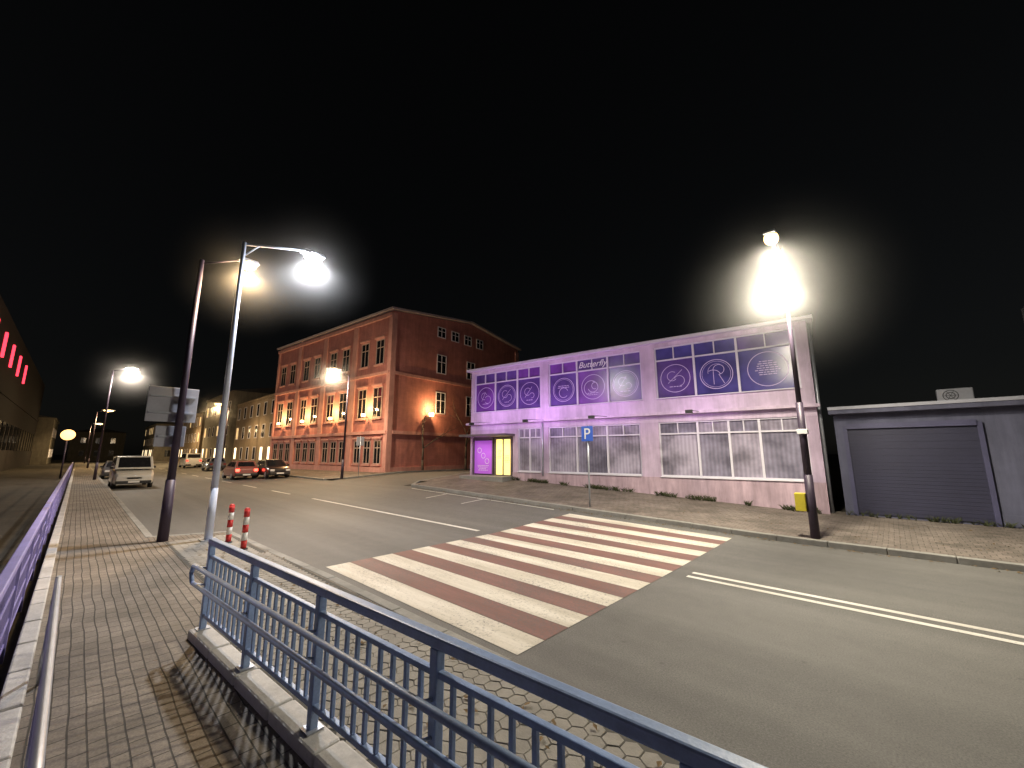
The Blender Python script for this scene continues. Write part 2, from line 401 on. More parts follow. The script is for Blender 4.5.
V2=[];F2=[]; text_lines(V2,F2,2.1,2.3,.35,6,.0985); text_lines(V2,F2,2.6,2.0,.35,5,.0985); mesh('door_stickers',V2,F2,m_dframe,S)
boxes('entrance_canopy',S,[(-.1,3.2,-.9,-.003,3.05,3.17)],m_dframe,.01)
boxes('entrance_step',S,[(.1,3.1,-1.0,-.045,.5,.93)],m_kerb,.01)
tubes('drainpipe',S,[((W+.08,.35,.1),(W+.08,.35,6.9),.055,.055),((4.98,-.06,1.0),(4.98,-.06,3.7),.04,.04)],m_metal)
for i,xx in enumerate((1.8,5.2,8.6,12.5)):  # added arms, fixtures and spots, invented to wash the facade purple
    tubes('added_wash_arm_%d'%i,S,[((xx,-.28,3.8),(xx,-1.9,3.72),.015,.015)],m_black,6)
    boxes('added_wash_fixture_%d'%i,S,[(xx-.12,xx+.12,-2.02,-1.88,3.6,3.72)],m_black)
    light('added_wash_lamp_%d'%i,'SPOT',(xx,-1.95,3.76),(230,290,190,90)[i],(.8,.42,1),S,(xx,.1,5.0),.2,170,1)
light('poster_glow','POINT',(.9,-.7,2.2),16,(.8,.3,1),S,None,.2)
light('door_glow','POINT',(2.35,-.7,2.2),22,(1,.8,.4),S,None,.2)

# ---------------------------------------------------------------- garage
G=empty('garage_building',(-1.35,17.85,0),R(0))
boxes('walls',G,[(0,12,0,6,-.2,3.45)],m_gar)
boxes('roof_slab',G,[(-.1,12.2,-.35,6.2,3.453,3.68)],m_gar,.015)
boxes('roof_felt',G,[(-.05,12.1,-.3,6.1,3.683,3.7)],m_roof)
boxes('edge_flashing',G,[(-.1,12.2,-.38,-.353,3.6,3.7)],m_flash)
sl=[(.33,3.25,-.05+(.0 if i%2 else .008),-.003,.2+i*.11,.2+i*.11+.108) for i in range(25)]
boxes('shutter',G,sl,m_shut)
boxes('shutter_frame',G,[(.22,.33,-.09,-.003,.1,3.05),(3.25,3.36,-.09,-.003,.1,3.05),(.33,3.25,-.12,-.003,2.95,3.12)],M('shutter_frame_paint',(.07,.07,.14),.5))
boxes('wall_base',G,[(3.4,12,-.03,-.003,.1,.45),(0,.22,-.03,-.003,.1,.45)],m_gar)
A=empty('air_conditioner',(1.3,19.0,3.7))
boxes('casing',A,[(0,.8,0,.32,.06,.5)],m_signback,.02)
V=[];F=[]; ring(V,F,.3,.28,.17,.02,-.006); ring(V,F,.3,.28,.1,.02,-.006)
for q in range(6): bar(V,F,.3,.28,.3+.17*math.cos(q*1.047),.28+.17*math.sin(q*1.047),.012,-.007)
mesh('fan_grille',V,F,m_black,A); boxes('feet',A,[(.08,.14,.02,.3,0,.06),(.7,.76,.02,.3,0,.06)],m_black)
mast=empty('mast',(4.3,24,0)); tubes('pole',mast,[((0,0,0),(0,0,7.6),.07,.05),((0,0,7.5),(0,-.5,7.6),.03,.03)],m_metal)

# ---------------------------------------------------------------- red brick building
B=empty('brick_building',(-29.8,17.0,0),R(5.3))
BL=22; BD=17.7; EH=14.2
prof=[(0,-.3),(BD,-.3),(BD,14.3),(9.5,15.4),(0,EH)]
prism('walls',B,prof,-BL,0,m_brick,'x')
roofp=[(-.35,EH+.02),(9.5,15.5),(BD+.3,14.35),(BD+.3,14.5),(9.5,15.67),(-.35,EH+.2)]
prism('roof',B,roofp,-BL-.25,.3,M('roof_tin',(.45,.38,.38),.6,.2),'x')
NB=4; bw=BL/NB
tr=[]
for i in range(NB+1):
    x=-BL+i*bw; a=max(-BL,x-.35); b=min(0,x+.35)
    tr.append((a,b,-.14,-.003,0,EH-.55))
boxes('pilasters',B,tr,m_trim)
boxes('cornices',B,[(-BL,.0,-.22,-.004,8.7,8.95),(-BL,.0,-.22,-.004,3.7,3.98),(-BL,.0,-.24,-.004,EH-.5,EH-.2)],m_trim,.01)
boxes('plinth',B,[(-BL,0,-.19,-.005,-.3,1.0),(.005,.1,0,BD,-.3,1.0)],m_trim)
boxes('side_cornices',B,[(.004,.16,.36,BD,8.7,8.95),(.004,.16,.36,BD,3.7,3.98)],m_trim)
boxes('side_pilasters',B,[(.004,.13,-.14,.35,0,EH-.2),(.004,.13,BD-.6,BD,0,14.0)],m_trim)
wf=[];wg=[];hood=[]
def bwin(x,z0,z1,w):
    wg.append((x-w/2,x+w/2,-.02,-.003,z0,z1))
    for a,b in ((x-w/2-.07,x-w/2),(x+w/2,x+w/2+.07)): wf.append((a,b,-.06,-.003,z0,z1))
    wf.append((x-.03,x+.03,-.045,-.021,z0,z1)); zt=z0+(z1-z0)*.66
    wf.append((x-w/2,x-.03,-.045,-.021,zt,zt+.07)); wf.append((x+.03,x+w/2,-.045,-.021,zt,zt+.07))
    wf.append((x-w/2,x-.03,-.045,-.021,z0,z0+.07)); wf.append((x+.03,x+w/2,-.045,-.021,z0,z0+.07)); wf.append((x-w/2,x-.03,-.045,-.021,z1-.07,z1)); wf.append((x+.03,x+w/2,-.045,-.021,z1-.07,z1))
    hood.append((x-w/2-.2,x+w/2+.2,-.2,-.004,z1+.12,z1+.26)); hood.append((x-w/2-.1,x+w/2+.1,-.1,-.004,z1+.0,z1+.118)); hood.append((x-w/2-.15,x+w/2+.15,-.18,-.004,z0-.16,z0-.01))
for i in range(NB):
    c=-BL+(i+.5)*bw
    for dx in (-1.15,1.15):
        bwin(c+dx,5.1,7.7,1.15)
        bwin(c+dx,9.7,11.9,1.05)
    for dx in (-1.5,0,1.5): bwin(c+dx,1.25,3.2,.85)
boxes('front_glass',B,wg,m_glassd); boxes('front_window_frames',B,wf,M('wood_frames',(.4,.3,.26),.6)); boxes('window_hoods',B,hood,m_trim)
sg=[];sf=[]
def swin(d,z0,z1,w):
    sg.append((.003,.02,d-w/2,d+w/2,z0,z1))
    sf.extend([(.003,.06,d-w/2-.07,d-w/2,z0,z1),(.003,.06,d+w/2,d+w/2+.07,z0,z1),(.003,.06,d-w/2-.07,d+w/2+.07,z1,z1+.07),(.003,.06,d-w/2-.07,d+w/2+.07,z0-.07,z0),(.021,.05,d-.03,d+.03,z0,z1),(.021,.048,d-w/2,d-.03,z0+(z1-z0)*.6,z0+(z1-z0)*.6+.05),(.021,.048,d+.03,d+w/2,z0+(z1-z0)*.6,z0+(z1-z0)*.6+.05)])
for d in (5.5,7.3,9.1,10.9): swin(d,13.1,14.0,.9)
for d in (5.6,9.6,13.6): swin(d,9.6,11.3,1.05)
for d in (5.6,9.6,13.6): swin(d,5.8,7.7,1.05)
boxes('side_glass',B,sg,m_glassd); boxes('side_window_frames',B,sf,m_frame)
warm=(1,.62,.26)
m_fl=E('facade_lens',(1,.72,.34),5)
for i in range(NB):
    c=-BL+(i+.5)*bw
    boxes('facade_light_%d'%i,B,[(c-.05,c+.05,-.5,-.18,5.14,5.2)],m_black)
    light('facade_lamp_%d'%i,'POINT',(c,-.75,5.9),430,warm,B,None,.1)
    boxes('facade_lens_%d'%i,B,[(c-.17,c+.17,-.7,-.43,5.2,5.45)],m_fl,.05)
boxes('side_light_arm',B,[(.0,.5,4.1,4.2,5.3,5.36)],m_black); boxes('side_light_lens',B,[(.3,.65,3.95,4.35,5.36,5.7)],m_fl,.06)
light('side_lamp','POINT',(.75,4.15,6.0),380,warm,B,None,.06)
def bare_tree(name,loc,h,seed):
    rnd=random.Random(seed); o=empty(name,loc); L=[]
    def grow(p,d,l,r,k):
        segs=3; q=p
        for i in range(segs):
            d=(d+Vector((rnd.uniform(-.18,.18),rnd.uniform(-.18,.18),rnd.uniform(-.02,.12)))).normalized()
            e=q+d*l/segs; r1=r*(.86); L.append((tuple(q),tuple(e),r,r1)); q=e; r=r1
            if k>0 and i>0:
                a=rnd.uniform(0,6.28); t=rnd.uniform(.5,.95); s=d.orthogonal().normalized(); s.rotate(Matrix.Rotation(a,3,d))
                grow(q,(d*math.cos(t)+s*math.sin(t)).normalized(),l*rnd.uniform(.5,.72),r*.6,k-1)
        if k>0:
            a=rnd.uniform(0,6.28); s=d.orthogonal().normalized(); s.rotate(Matrix.Rotation(a,3,d))
            grow(q,(d*.85+s*.5).normalized(),l*.68,r*.8,k-1)
    grow(Vector((0,0,0)),Vector((0,0,1)),h*.5,h*.02,5)
    tubes('trunk_and_limbs',o,L,m_bark,5); return o
bare_tree('bare_tree',(-28.9,19.9,.6),5.8,3)
bare_tree('bare_tree',(-28.2,24.0,.6),6.4,11)
o=empty('street_sign',(-29.1,14.4,gz(-29.1,14.4)+.12)); tubes('post',o,[((0,0,0),(0,0,2.9),.03,.03)],m_metal); boxes('plate',o,[(-.02,.02,-.3,.3,2.2,2.85)],m_signback,.01)

# ---------------------------------------------------------------- distant street
m_litw=E('lit_window',(1,.68,.3),.8)
m_shop=E('lit_shop_window',(1,.78,.45),3.5)
def row_house(name,x0,x1,y,depth,h,mat,fl,lit,face=1,roof=1.2):
    o=empty(name,(0,0,0))
    ys=(y,y+depth) if face>0 else (y-depth,y)
    boxes('walls',o,[(x0,x1,ys[0],ys[1],-.2,h)],mat)
    ym=(ys[0]+ys[1])/2
    prism('roof',o,[(ys[0]-.3,h+.003),(ys[1]+.3,h+.003),(ym,h+roof)],x0-.15,x1+.15,m_roof,'x')
    n=max(2,int((x1-x0)/3)); g=[];gl=[];f=[];gs=[]
    yy=(y-.02,y-.003) if face>0 else (y+.003,y+.02)
    yf=(y-.05,y-.003) if face>0 else (y+.003,y+.05)
    for k in range(fl):
        for i in range(n):
            cx=x0+(i+.5)*(x1-x0)/n; zz=1.3+k*(h-.8)/fl
            (gs if (k==0 and random.random()<.6 and lit>.05) else gl if random.random()<lit*.8 else g).append((cx-.5,cx+.5,*yy,zz,zz+1.6))
            f+=[(cx-.62,cx-.5,*yf,zz-.1,zz+1.7),(cx+.5,cx+.62,*yf,zz-.1,zz+1.7),(cx-.5,cx+.5,*yf,zz+1.6,zz+1.7),(cx-.5,cx+.5,*yf,zz-.1,zz)]
    boxes('cornice',o,[(x0,x1,yf[0]-.1 if face>0 else yf[0],yf[1] if face>0 else yf[1]+.1,h-.3,h-.003)],mat)
    if g: boxes('windows',o,g,m_glassd)
    if gl: boxes('lit_windows',o,gl,m_litw)
    if gs: boxes('shop_windows',o,gs,m_shop)
    eg=[(x1+.003,x1+.02,ys[0]+2+i*3,ys[0]+3+i*3,1.3+k*(h-.8)/fl,2.8+k*(h-.8)/fl) for k in range(fl) for i in range(3)]
    if lit>=.3: boxes('gable_windows',o,eg,m_glassd)
    boxes('window_frames',o,f,m_frame); return o
row_house('town_house',-74,-55,16.2,12,9.6,m_far,3,.15)
row_house('town_house',-95,-75.5,15.8,12,12,m_far2,3,.25)
row_house('town_house',-125,-96,15.5,12,10,m_far,3,.25)
row_house('town_house',-150,-126,12,12,9,m_far2,3,.3)
row_house('town_house',-190,-165,-2,11,8,m_far2,2,.3)
D=empty('dark_building',(0,0,0))
boxes('walls',D,[(-118,-46,-26,-6,-.2,15)],m_dark)
boxes('bands',D,[(-118,-46,-5.997,-5.9,8.0,8.4)],m_dark)
m_redneon=E('red_neon',(1,.04,.07),3)
boxes('red_light_strips',D,[(x-.35,x+.35,-5.997,-5.85,10.9,13.2) for x in (-53,-59,-65.5,-72.5,-80)],m_redneon)
boxes('windows',D,[(-116+i*4,-113.6+i*4,-5.997,-5.93,2.5,5.5) for i in range(17)],m_glassd)
boxes('boundary_wall',None,[(-46,-22,-5.2,-4.9,-.1,1.6)],m_far)
row_house('low_house',-140,-120,-4,14,9,m_far2,2,.3,-1)

# ---------------------------------------------------------------- railings
def fg_rail():
    o=empty('pedestrian_railing')
    p0=Vector((-5.9,1.2)); p1=Vector((2.0,1.2+.072*7.9)); d=(p1-p0); L=d.length; d/=L
    ang=math.atan2(d.y,d.x); o.location=(p0.x,p0.y,.0); o.rotation_euler=(0,0,ang)
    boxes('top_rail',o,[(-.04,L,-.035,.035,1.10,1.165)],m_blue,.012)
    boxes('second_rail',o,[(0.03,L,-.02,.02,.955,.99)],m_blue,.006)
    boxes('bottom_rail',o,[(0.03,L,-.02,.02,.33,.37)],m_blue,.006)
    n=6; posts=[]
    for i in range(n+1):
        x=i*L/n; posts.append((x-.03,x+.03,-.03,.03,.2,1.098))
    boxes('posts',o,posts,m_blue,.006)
    boxes('post_feet',o,[(i*L/n-.06,i*L/n+.06,-.06,.06,.2,.212) for i in range(n+1)],m_metal)
    bars=[]; k=int(L/.13)
    for i in range(1,k):
        x=i*L/k
        if min(abs(x-q*L/n) for q in range(n+1))<.05: continue
        bars.append((x-.013,x+.013,-.013,.013,.372,.953))
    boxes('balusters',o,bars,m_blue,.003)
    hr=[];
    for zz in (.9,.72):
        hr.append(((0,-.15,zz),(L,-.15,zz),.022,.022))
    hr.append(((0,-.15,.9),(-.07,-.15,.81),.022,.022)); hr.append(((-.07,-.15,.81),(0,-.15,.72),.022,.022))
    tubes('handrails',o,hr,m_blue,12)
    br=[]
    for i in range(n+1):
        x=i*L/n
        for zz in (.9,.72): br.append(((x,-.03,zz-.05),(x,-.15,zz-.012),.01,.01))
    tubes('handrail_brackets',o,br,m_metal,8)
    bl=[]; x=-.1
    while x<L:
        bl.append((x+.006,min(x+.74,L),-.11,.09,.05,.2+random.uniform(-.004,.004))); x+=.75
    boxes('base_blocks',o,bl,m_kerbw,.02)
fg_rail()
def left_rail():
    o=empty('street_railing',(0,0,0))
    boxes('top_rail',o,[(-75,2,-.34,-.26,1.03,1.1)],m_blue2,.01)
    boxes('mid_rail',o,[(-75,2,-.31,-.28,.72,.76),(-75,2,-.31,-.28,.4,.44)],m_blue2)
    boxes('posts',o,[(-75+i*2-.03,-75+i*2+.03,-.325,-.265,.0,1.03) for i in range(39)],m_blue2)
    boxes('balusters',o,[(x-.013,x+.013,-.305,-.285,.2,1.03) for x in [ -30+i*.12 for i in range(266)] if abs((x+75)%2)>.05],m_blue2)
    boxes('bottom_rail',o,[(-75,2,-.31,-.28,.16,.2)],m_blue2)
left_rail()
kerb('railing_kerb',[(-75,-.12),(2,-.12)],.14,.2,m_kerbw,.8,.03)
h=empty('handrail',(0,0,0))
tubes('rail',h,[((-5.8,.02,1.0),(1.5,.06,1.0),.021,.021),((-5.8,.02,.78),(1.5,.06,.78),.018,.018),((-5.8,.02,1.02),(-5.8,.02,.1),.021,.021),((-3.9,.03,.1),(-3.9,.03,1.0),.02,.02),((-2,.04,.1),(-2,.04,1.0),.02,.02)],m_metal,12)

# ---------------------------------------------------------------- street furniture
def halo_volume(parent,loc,rmax,rho):
    """haze sphere added around the luminaire to give its glow a halo: scattering density falls smoothly with radius"""
    bpy.ops.mesh.primitive_uv_sphere_add(segments=32,ring_count=20,radius=rmax,location=loc)
    o=bpy.context.object; o.name='lamp_halo'; o.parent=parent
    m=bpy.data.materials.new('lamp_halo'); m.use_nodes=True; nt=m.node_tree; nt.nodes.clear()
    out=N(nt,'ShaderNodeOutputMaterial'); vs=N(nt,'ShaderNodeVolumeScatter'); vs.inputs['Color'].default_value=(1,1,1,1)
    tc=N(nt,'ShaderNodeTexCoord'); ln=N(nt,'ShaderNodeVectorMath',operation='LENGTH'); nt.links.new(tc.outputs['Object'],ln.inputs[0])
    def mth(op,a,b):
        n=N(nt,'ShaderNodeMath',operation=op)
        for i,v in enumerate((a,b)):
            if isinstance(v,(int,float)): n.inputs[i].default_value=v
            else: nt.links.new(v,n.inputs[i])
        return n.outputs[0]
    u=mth('DIVIDE',ln.outputs['Value'],rmax)
    fall=mth('POWER',mth('MAXIMUM',mth('SUBTRACT',1.0,u),0.0),2.0)
    core=mth('POWER',mth('MAXIMUM',mth('MULTIPLY',u,1.8),.12),-1.1)
    nt.links.new(mth('MULTIPLY',mth('MULTIPLY',fall,core),rho),vs.inputs['Density'])
    nt.links.new(vs.outputs[0],out.inputs['Volume']); o.data.materials.append(m)
def lamp_head(o,loc,dy,em,size=.32,w=.13):
    x,y,z=loc
    prism('lamp_housing',o,[(y-size*dy*1.1,z+.03),(y+size*dy,z+.03),(y+size*dy*.8,z+.11),(y-size*dy*.8,z+.13)],x-w,x+w,m_signback,'x',.01)
    bpy.ops.mesh.primitive_uv_sphere_add(segments=20,ring_count=12,radius=1,location=(x,y,z-.02)); s=bpy.context.object
    s.scale=(w*1.25,size*.8,.16); s.name='lamp_lens'; s.parent=o; s.data.materials.append(em)
    for p in s.data.polygons: p.use_smooth=True
W1=(1,.9,.7); W2=(.93,.95,1); Y1=(1,.68,.33)
eW=E('lens_white',W1,60); eC=E('lens_cool',W2,60); eY=E('lens_sodium',(1,.7,.32),4)
o=empty('street_lamp',(-12.03,2.35,.12))
tubes('pole',o,[((0,0,0),(0,0,1.2),.085,.08),((0,0,1.2),(0,0,7.6),.075,.05),((0,0,7.55),(0,1.5,7.95),.035,.03),((0,0,7.2),(0,.35,7.63),.02,.02)],M('pale_pole_paint',(.5,.55,.68),.4,.12,6),12)
boxes('base_plate',o,[(-.16,.16,-.16,.16,0,.03)],m_metal)
lamp_head(o,(0,1.75,7.85),1,eC); halo_volume(o,(0,1.75,7.62),2.2,.03)
light('lamp','SPOT',(0,1.75,7.6),2500,W2,o,(0,2.2,0),.15,172,.5)
light('spill','POINT',(0,1.75,7.6),300,W2,o,None,.15)
o=empty('street_lamp',(-12.7,1.6,.12))
tubes('pole',o,[((0,0,0),(0,0,1.4),.11,.1),((0,0,1.4),(0,0,7.05),.085,.055),((0,0,6.95),(0,.9,7.38),.022,.02)],m_pole,14)
lamp_head(o,(0,1.05,7.3),1,eY,.24,.12); halo_volume(o,(0,1.05,7.05),2.0,.03)
light('lamp','SPOT',(0,1.05,7.0),1300,Y1,o,(0,1.0,0),.15,172,.5)
light('spill','POINT',(0,1.05,7.0),300,Y1,o,None,.15)
sb=empty('road_sign',(-12.82,1.47,0))
boxes('panel',sb,[(-.03,0,-.5,.46,2.9,3.75)],m_signback,.008)
boxes('lower_panel',sb,[(-.03,0,-.28,.3,2.3,2.8)],m_signback,.008)
boxes('stiffeners',sb,[(.003,.03,-.45,.41,3.1,3.14),(.003,.03,-.45,.41,3.5,3.54),(.003,.03,-.22,.24,2.53,2.57)],m_metal)
o=empty('street_lamp',(-1.58,12.42,.12))
tubes('pole',o,[((0,0,0),(0,0,1.5),.1,.095),((0,0,1.5),(0,0,3.3),.085,.08),((0,0,3.3),(0,0,7.5),.06,.045),((0,0,6.2),(-.05,-.75,6.45),.03,.028),((0,0,7.35),(-.05,-.7,7.6),.03,.028)],m_pole,14)
lamp_head(o,(-.05,-.95,6.35),-1,eW); lamp_head(o,(-.05,-.9,7.5),-1,eY,.28,.13); halo_volume(o,(-.05,-.95,6.12),2.8,.03)
light('crossing_lamp','SPOT',(-.05,-.95,6.1),2500,W1,o,(-.6,-2.2,0),.15,172,.5)
light('lamp','SPOT',(-.05,-.9,7.25),2000,W1,o,(0,-1.4,0),.15,172,.5)
light('spill','POINT',(-.05,-.95,6.1),330,W1,o,None,.15)
light('upper_spill','POINT',(-.05,-.9,7.25),220,W1,o,None,.15)
boxes('control_box',o,[(-.32,-.1,-.12,.12,.62,1.05)],m_yellow,.015)
boxes('bands',o,[(-.11,.11,-.11,.11,2.5,2.62)],m_signwhite,.01)
def lamp_far(x,y,hh,side,col,p,em,pm=m_pole,sp=.2,big=1,hz=0):
    g=gz(x,y)+.12; o=empty('street_lamp',(x,y,g))
    tubes('pole',o,[((0,0,0),(0,0,1.3),.1,.09),((0,0,1.3),(0,0,hh-.3),.075,.05),((0,0,hh-.35),(0,side*.9,hh),.03,.03)],pm,10)
    lamp_head(o,(0,side*1.1,hh-.05),side,em,.42*big,.22*big)
    if hz: halo_volume(o,(0,side*1.1,hh-.35),hz,.025)
    light('lamp','SPOT',(0,side*1.1,hh-.35),p,col,o,(0,side*1.6,0),.15,172,.5)
    light('spill','POINT',(0,side*1.1,hh-.35),p*sp,col,o,None,.15)
lamp_far(-27.6,12.5,7.5,-1,(1,.78,.52),2800,eY,sp=.42,hz=2.6)
lamp_far(-45,1.1,8.9,1,(1,.86,.7),2600,eW,sp=.4,hz=3.5)
lamp_far(-62,12.6,8,-1,Y1,3000,eY,big=1.4,hz=4)
lamp_far(-80,1.1,8,1,Y1,3000,eY,big=1.6)
lamp_far(-98,12.6,8,-1,Y1,3000,eY,big=1.8)
lamp_far(-118,1.1,8,1,Y1,3000,eY,big=2)
o=empty('globe_lamp',(-52,-.8,0)); tubes('pole',o,[((0,0,0),(0,0,3.5),.06,.05)],m_pole)
bpy.ops.mesh.primitive_uv_sphere_add(radius=.45,location=(0,0,3.7)); s=bpy.context.object; s.name='globe'; s.parent=o; s.data.materials.append(E('globe_glow',(1,.55,.18),3))
o=empty('parking_sign',(-7.95,12.5,gz(-7.95,12.5)+.12))
tubes('post',o,[((0,0,0),(0,0,2.85),.03,.03)],m_metal)
boxes('plate',o,[(-.24,.24,-.05,-.035,2.28,2.82)],m_signblue,.01)
tc=bpy.data.curves.new('letter_p','FONT'); tc.body='P'; tc.size=.56; tc.align_x='CENTER'; tc.extrude=.003; tc.materials.append(m_signwhite)
t=bpy.data.objects.new('letter_p',tc); COL.objects.link(t); t.parent=o; t.location=(0,-.055,2.36); t.rotation_euler=(R(90),0,0)
def bollard(x,y):
    o=empty('bollard',(x,y,.12)); L1=[];L2=[]
    for i in range(5): (L1 if i%2==0 else L2).append(((0,0,.03+i*.16),(0,0,.03+(i+1)*.16),.055,.055))
    tubes('red_bands',o,L1,m_red_p,14); tubes('white_bands',o,L2,m_white_p,14)
    tubes('cap',o,[((0,0,.83),(0,0,.86),.055,.03)],m_red_p,14); tubes('foot',o,[((0,0,0),(0,0,.03),.09,.08)],m_black,14)
bollard(-11.35,2.6); bollard(-10.35,2.66)

# ---------------------------------------------------------------- weeds and leaf litter
def tufts(name,pts,mat,hmin,hmax,w):
    V=[];F=[]
    for x,y,zz in pts:
        for q in range(7):
            a=random.uniform(0,6.28); hh=random.uniform(hmin,hmax); l=random.uniform(.02,.12)
            k=len(V); c,s=math.cos(a),math.sin(a)
            V+=[(x-s*w,y+c*w,zz),(x+s*w,y-c*w,zz),(x+c*l+s*w*.4,y+s*l-c*w*.4,zz+hh*.7),(x+c*l*1.8,y+s*l*1.8,zz+hh),(x+c*l-s*w*.4,y+s*l+c*w*.4,zz+hh*.7)]
            F.append((k,k+1,k+2,k+3,k+4))
    mesh(name,V,F,mat)
pts=[]
for i in range(420):
    u=random.random()*13.2+3.1; d=abs(random.gauss(0,.12))+.07
    if math.sin(u*1.7)+math.sin(u*4.1+1)<-.1: continue
    x=-17.93+u*math.cos(R(7))+d*math.sin(R(7)); y=15.61+u*math.sin(R(7))-d*math.cos(R(7)); pts.append((x,y,gz(x,y)+.12))
for i in range(120):
    x=random.uniform(-1.3,9); y=17.8-abs(random.gauss(0,.08)); pts.append((x,y,.12))
tufts('weeds',pts,m_weed,.05,.22,.012)
V=[];F=[]
for i in range(1100):
    q=random.random()
    if q<.5: x=random.uniform(-18,12); y=12.05-abs(random.gauss(0,.12)); z_=gz(x,y)+.008
    elif q<.8: x=random.uniform(-16,6); y=random.uniform(12.4,17.2); z_=gz(x,y)+.128
    else: x=random.uniform(-12,1); y=random.uniform(1.8,3.0); z_=.134
    if q<.8 and q>=.5 and y>15.3+.123*(x+17.9): continue
    a=random.uniform(0,6.28); r=random.uniform(.02,.045); k=len(V)
    for j,rr in enumerate((1,.55,.9,.5)):
        t=a+j*1.57; V.append((x+r*rr*math.cos(t),y+r*rr*math.sin(t),z_+random.uniform(0,.02)))
    F.append((k,k+1,k+2,k+3))
mesh('fallen_leaves',V,F,m_leaf)

# ---------------------------------------------------------------- vehicles
def loft(name,parent,secs,mat,cap=True,bev=0):
    v=[p for s in secs for p in s]; n=len(secs[0]); f=[]
    for i in range(len(secs)-1):
        for j in range(n):
            k=(j+1)%n; f.append((i*n+j,i*n+k,(i+1)*n+k,(i+1)*n+j))
    f.append(tuple(reversed(range(n)))); f.append(tuple(range((len(secs)-1)*n,len(secs)*n)))
    o=mesh(name,v,f,mat,parent)
    if bev:
        b=o.modifiers.new('b','BEVEL'); b.width=bev; b.segments=3; b.limit_method='ANGLE'; b.angle_limit=R(25)
        for p in o.data.polygons: p.use_smooth=True
    return o
def vehicle(name,loc,rz,col,kind='car',tail=0,head=0):
    o=empty(name,loc,rz)
    paint=M('paint_'+name,col,.3,.06,coat=.8)
    if kind=='car': L,Wd=4.1,1.72
    else: L,Wd=4.9,1.9
    hw=Wd/2
    if kind=='car': st=[(-L/2,.74,.4,.82),(-L/2+.12,.82,.28,.93),(-1.3,.86,.22,.95),(0,.86,.22,.93),(1.1,.86,.22,.93),(1.75,.82,.26,.8),(L/2-.05,.72,.36,.66)]
    else: st=[(-L/2,.88,.4,1.15),(-L/2+.1,.94,.3,1.2),(-1.3,.95,.25,1.2),(0,.95,.25,1.18),(1.5,.95,.25,1.12),(2.2,.9,.28,.98),(L/2,.8,.4,.8)]
    secs=[[(x,-w,z0+.08),(x,-w+.06,z0),(x,w-.06,z0),(x,w,z0+.08),(x,w,z1-.12),(x,w-.08,z1),(x,-w+.08,z1),(x,-w,z1-.12)] for x,w,z0,z1 in st]
    loft('body',o,secs,paint,bev=.03)
    tin=.18 if kind=='car' else .1
    b0=st[2][3]-.03
    if kind=='car': cab=[(-1.95,b0,hw-.08),( -1.5,1.40,hw-tin-.06),(-.6,1.47,hw-tin-.06),(.35,1.43,hw-tin-.06),(1.2,b0,hw-.08)]
    else: cab=[(-2.4,b0,hw-.04),(-2.25,1.9,hw-tin),(-.6,1.97,hw-tin),(1.0,1.88,hw-tin),(1.85,b0-.06,hw-.06)]
    xb0,xb1=cab[0][0],cab[4][0]; zb=b0; xr0,xr1=cab[1][0],cab[3][0]; zr=cab[2][1]; wb=cab[0][2]; wr=cab[2][2]
    v=[(xb0,-wb,zb),(xb1,-wb,zb),(xb1,wb,zb),(xb0,wb,zb),(xr0,-wr,zr-.05),(xr1,-wr,zr-.04),(xr1,wr,zr-.04),(xr0,wr,zr-.05),((xr0+xr1)/2,-wr+.02,zr),((xr0+xr1)/2,wr-.02,zr)]
    f=[(0,1,5,8,4),(2,3,7,9,6),(1,2,6,5),(3,0,4,7),(4,8,9,7),(8,5,6,9)]
    c=mesh('cabin',v,f,paint,o); b=c.modifiers.new('b','BEVEL'); b.width=.04; b.segments=3
    def quad_on(a,b_,c_,d_,u0,u1,w0,w1,off,nm):
        A,B_,C_,D_=map(Vector,(a,b_,c_,d_))
        P=lambda u,w:(A.lerp(B_,u)).lerp(D_.lerp(C_,u),w)
        nrm=(B_-A).cross(D_-A).normalized()*off
        q=[P(u0,w0)+nrm,P(u1,w0)+nrm,P(u1,w1)+nrm,P(u0,w1)+nrm]
        mesh(nm,[tuple(p) for p in q],[(0,1,2,3)],m_glassd,o)
    quad_on(v[0],v[1],v[5],v[4],.1,.48,.15,.88,.012,'side_window_rear_r'); quad_on(v[0],v[1],v[5],v[4],.52,.9,.15,.88,.012,'side_window_front_r')
    quad_on(v[2],v[3],v[7],v[6],.1,.48,.15,.88,.012,'side_window_front_l'); quad_on(v[2],v[3],v[7],v[6],.52,.9,.15,.88,.012,'side_window_rear_l')
    quad_on(v[1],v[2],v[6],v[5],.08,.92,.12,.92,.012,'windscreen'); quad_on(v[3],v[0],v[4],v[7],.1,.9,.2,.88,.012,'rear_window')
    wr_=.31 if kind=='car' else .34
    wx=(-1.28,1.28) if kind=='car' else (-1.5,1.55)
    T=[];Hh=[]
    for x in wx:
        for s in (-1,1):
            y=s*(hw-.11); T.append(((x,y-.1,wr_),(x,y+.1,wr_),wr_,wr_)); Hh.append(((x,y+s*.095,wr_),(x,y+s*.112,wr_),wr_*.6,wr_*.55))
    tubes('wheels',o,T,m_rubber,20); tubes('hubcaps',o,Hh,m_metal,14)
    et=E('tail_'+name,(1,.05,.03),tail) if tail else M('tail_'+name,(.2,.02,.02),.3); eh=E('head_'+name,(1,.95,.85),head) if head else M('headl_'+name,(.6,.6,.62),.15)
    zt=.78 if kind=='car' else 1.0
    boxes('tail_lights',o,[(-L/2-.03,-L/2+.08,-hw+.1,-hw+.36,zt-.14,zt+.06),(-L/2-.03,-L/2+.08,hw-.36,hw-.1,zt-.14,zt+.06)],et,.02)
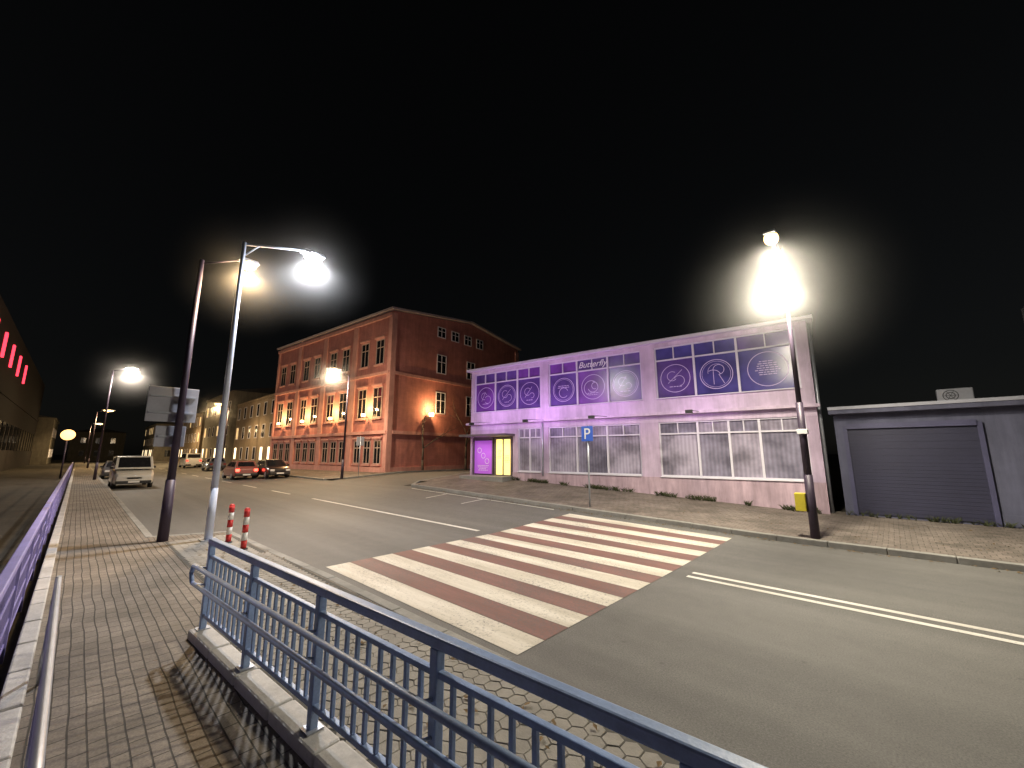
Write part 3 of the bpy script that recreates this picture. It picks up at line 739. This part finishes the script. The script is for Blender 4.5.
    boxes('head_lights',o,[(L/2-.17,L/2-.01,-hw+.14,-hw+.46,.56,.72),(L/2-.17,L/2-.01,hw-.46,hw-.14,.56,.72)],eh,.03)
    boxes('bumpers',o,[(-L/2-.06,-L/2+.1,-hw+.1,hw-.1,.32,.5),(L/2-.14,L/2+.02,-hw+.14,hw-.14,.3,.48)],m_black,.03)
    boxes('grille',o,[(L/2-.06,L/2-.0,-.35,.35,.56,.7)],m_black,.02)
    boxes('number_plates',o,[(-L/2-.075,-L/2-.062,-.26,.26,.52-.18,.52-.07),(L/2+.021,L/2+.032,-.26,.26,.36,.46)],m_signwhite)
    boxes('mirrors',o,[(.75,.9,-hw-.14,-hw+.02,b0+.02,b0+.16),(.75,.9,hw-.02,hw+.14,b0+.02,b0+.16)],m_black,.02)
    return o
vehicle('parked_van',(-36.6,2.55,0),R(0),(.6,.6,.58),'van')
vehicle('car',(-39.5,9.3,gz(-39,9.3)),R(180),(.28,.1,.09),'car',tail=10)
vehicle('parked_car',(-37.5,11.1,gz(-37,11.1)),R(0),(.025,.018,.02),'car')
vehicle('white_van',(-72,10.9,gz(-70,11)),R(180),(.6,.6,.6),'van',tail=2)
vehicle('parked_car',(-58,11.0,gz(-50,11)),R(180),(.1,.1,.12),'car')
vehicle('car',(-80,5,0),R(0),(.1,.1,.12),'car',head=80)
vehicle('parked_car',(-50,2.4,0),R(0),(.08,.08,.09),'car')

# ---------------------------------------------------------------- world, camera
w=bpy.data.worlds.new('World'); scene.world=w; w.use_nodes=True; nt=w.node_tree
sky=nt.nodes.new('ShaderNodeTexSky'); sky.sky_type='NISHITA'; sky.sun_disc=False; sky.sun_elevation=R(8); sky.sun_rotation=R(200)
hs=nt.nodes.new('ShaderNodeHueSaturation'); hs.inputs['Saturation'].default_value=.3; nt.links.new(sky.outputs[0],hs.inputs['Color'])
bg=nt.nodes['Background']; nt.links.new(hs.outputs[0],bg.inputs[0]); bg.inputs[1].default_value=.0012
moon=bpy.data.lights.new('moon','SUN'); moon.energy=.015; moon.angle=R(.5); mo=bpy.data.objects.new('moon',moon); mo.rotation_euler=(R(40),0,R(20)); COL.objects.link(mo)
cam=bpy.data.cameras.new('camera'); cam.sensor_width=36; cam.lens=36*400/1024; cam.clip_end=3000; cam.clip_start=.05
co=bpy.data.objects.new('camera',cam); COL.objects.link(co)
pitch=math.atan(69/400); co.location=(0,0,2.15)
co.rotation_euler=(R(90)+pitch,0,R(90-46.9))
scene.camera=co
scene.view_settings.view_transform='Standard'; scene.view_settings.look='None'; scene.view_settings.exposure=0
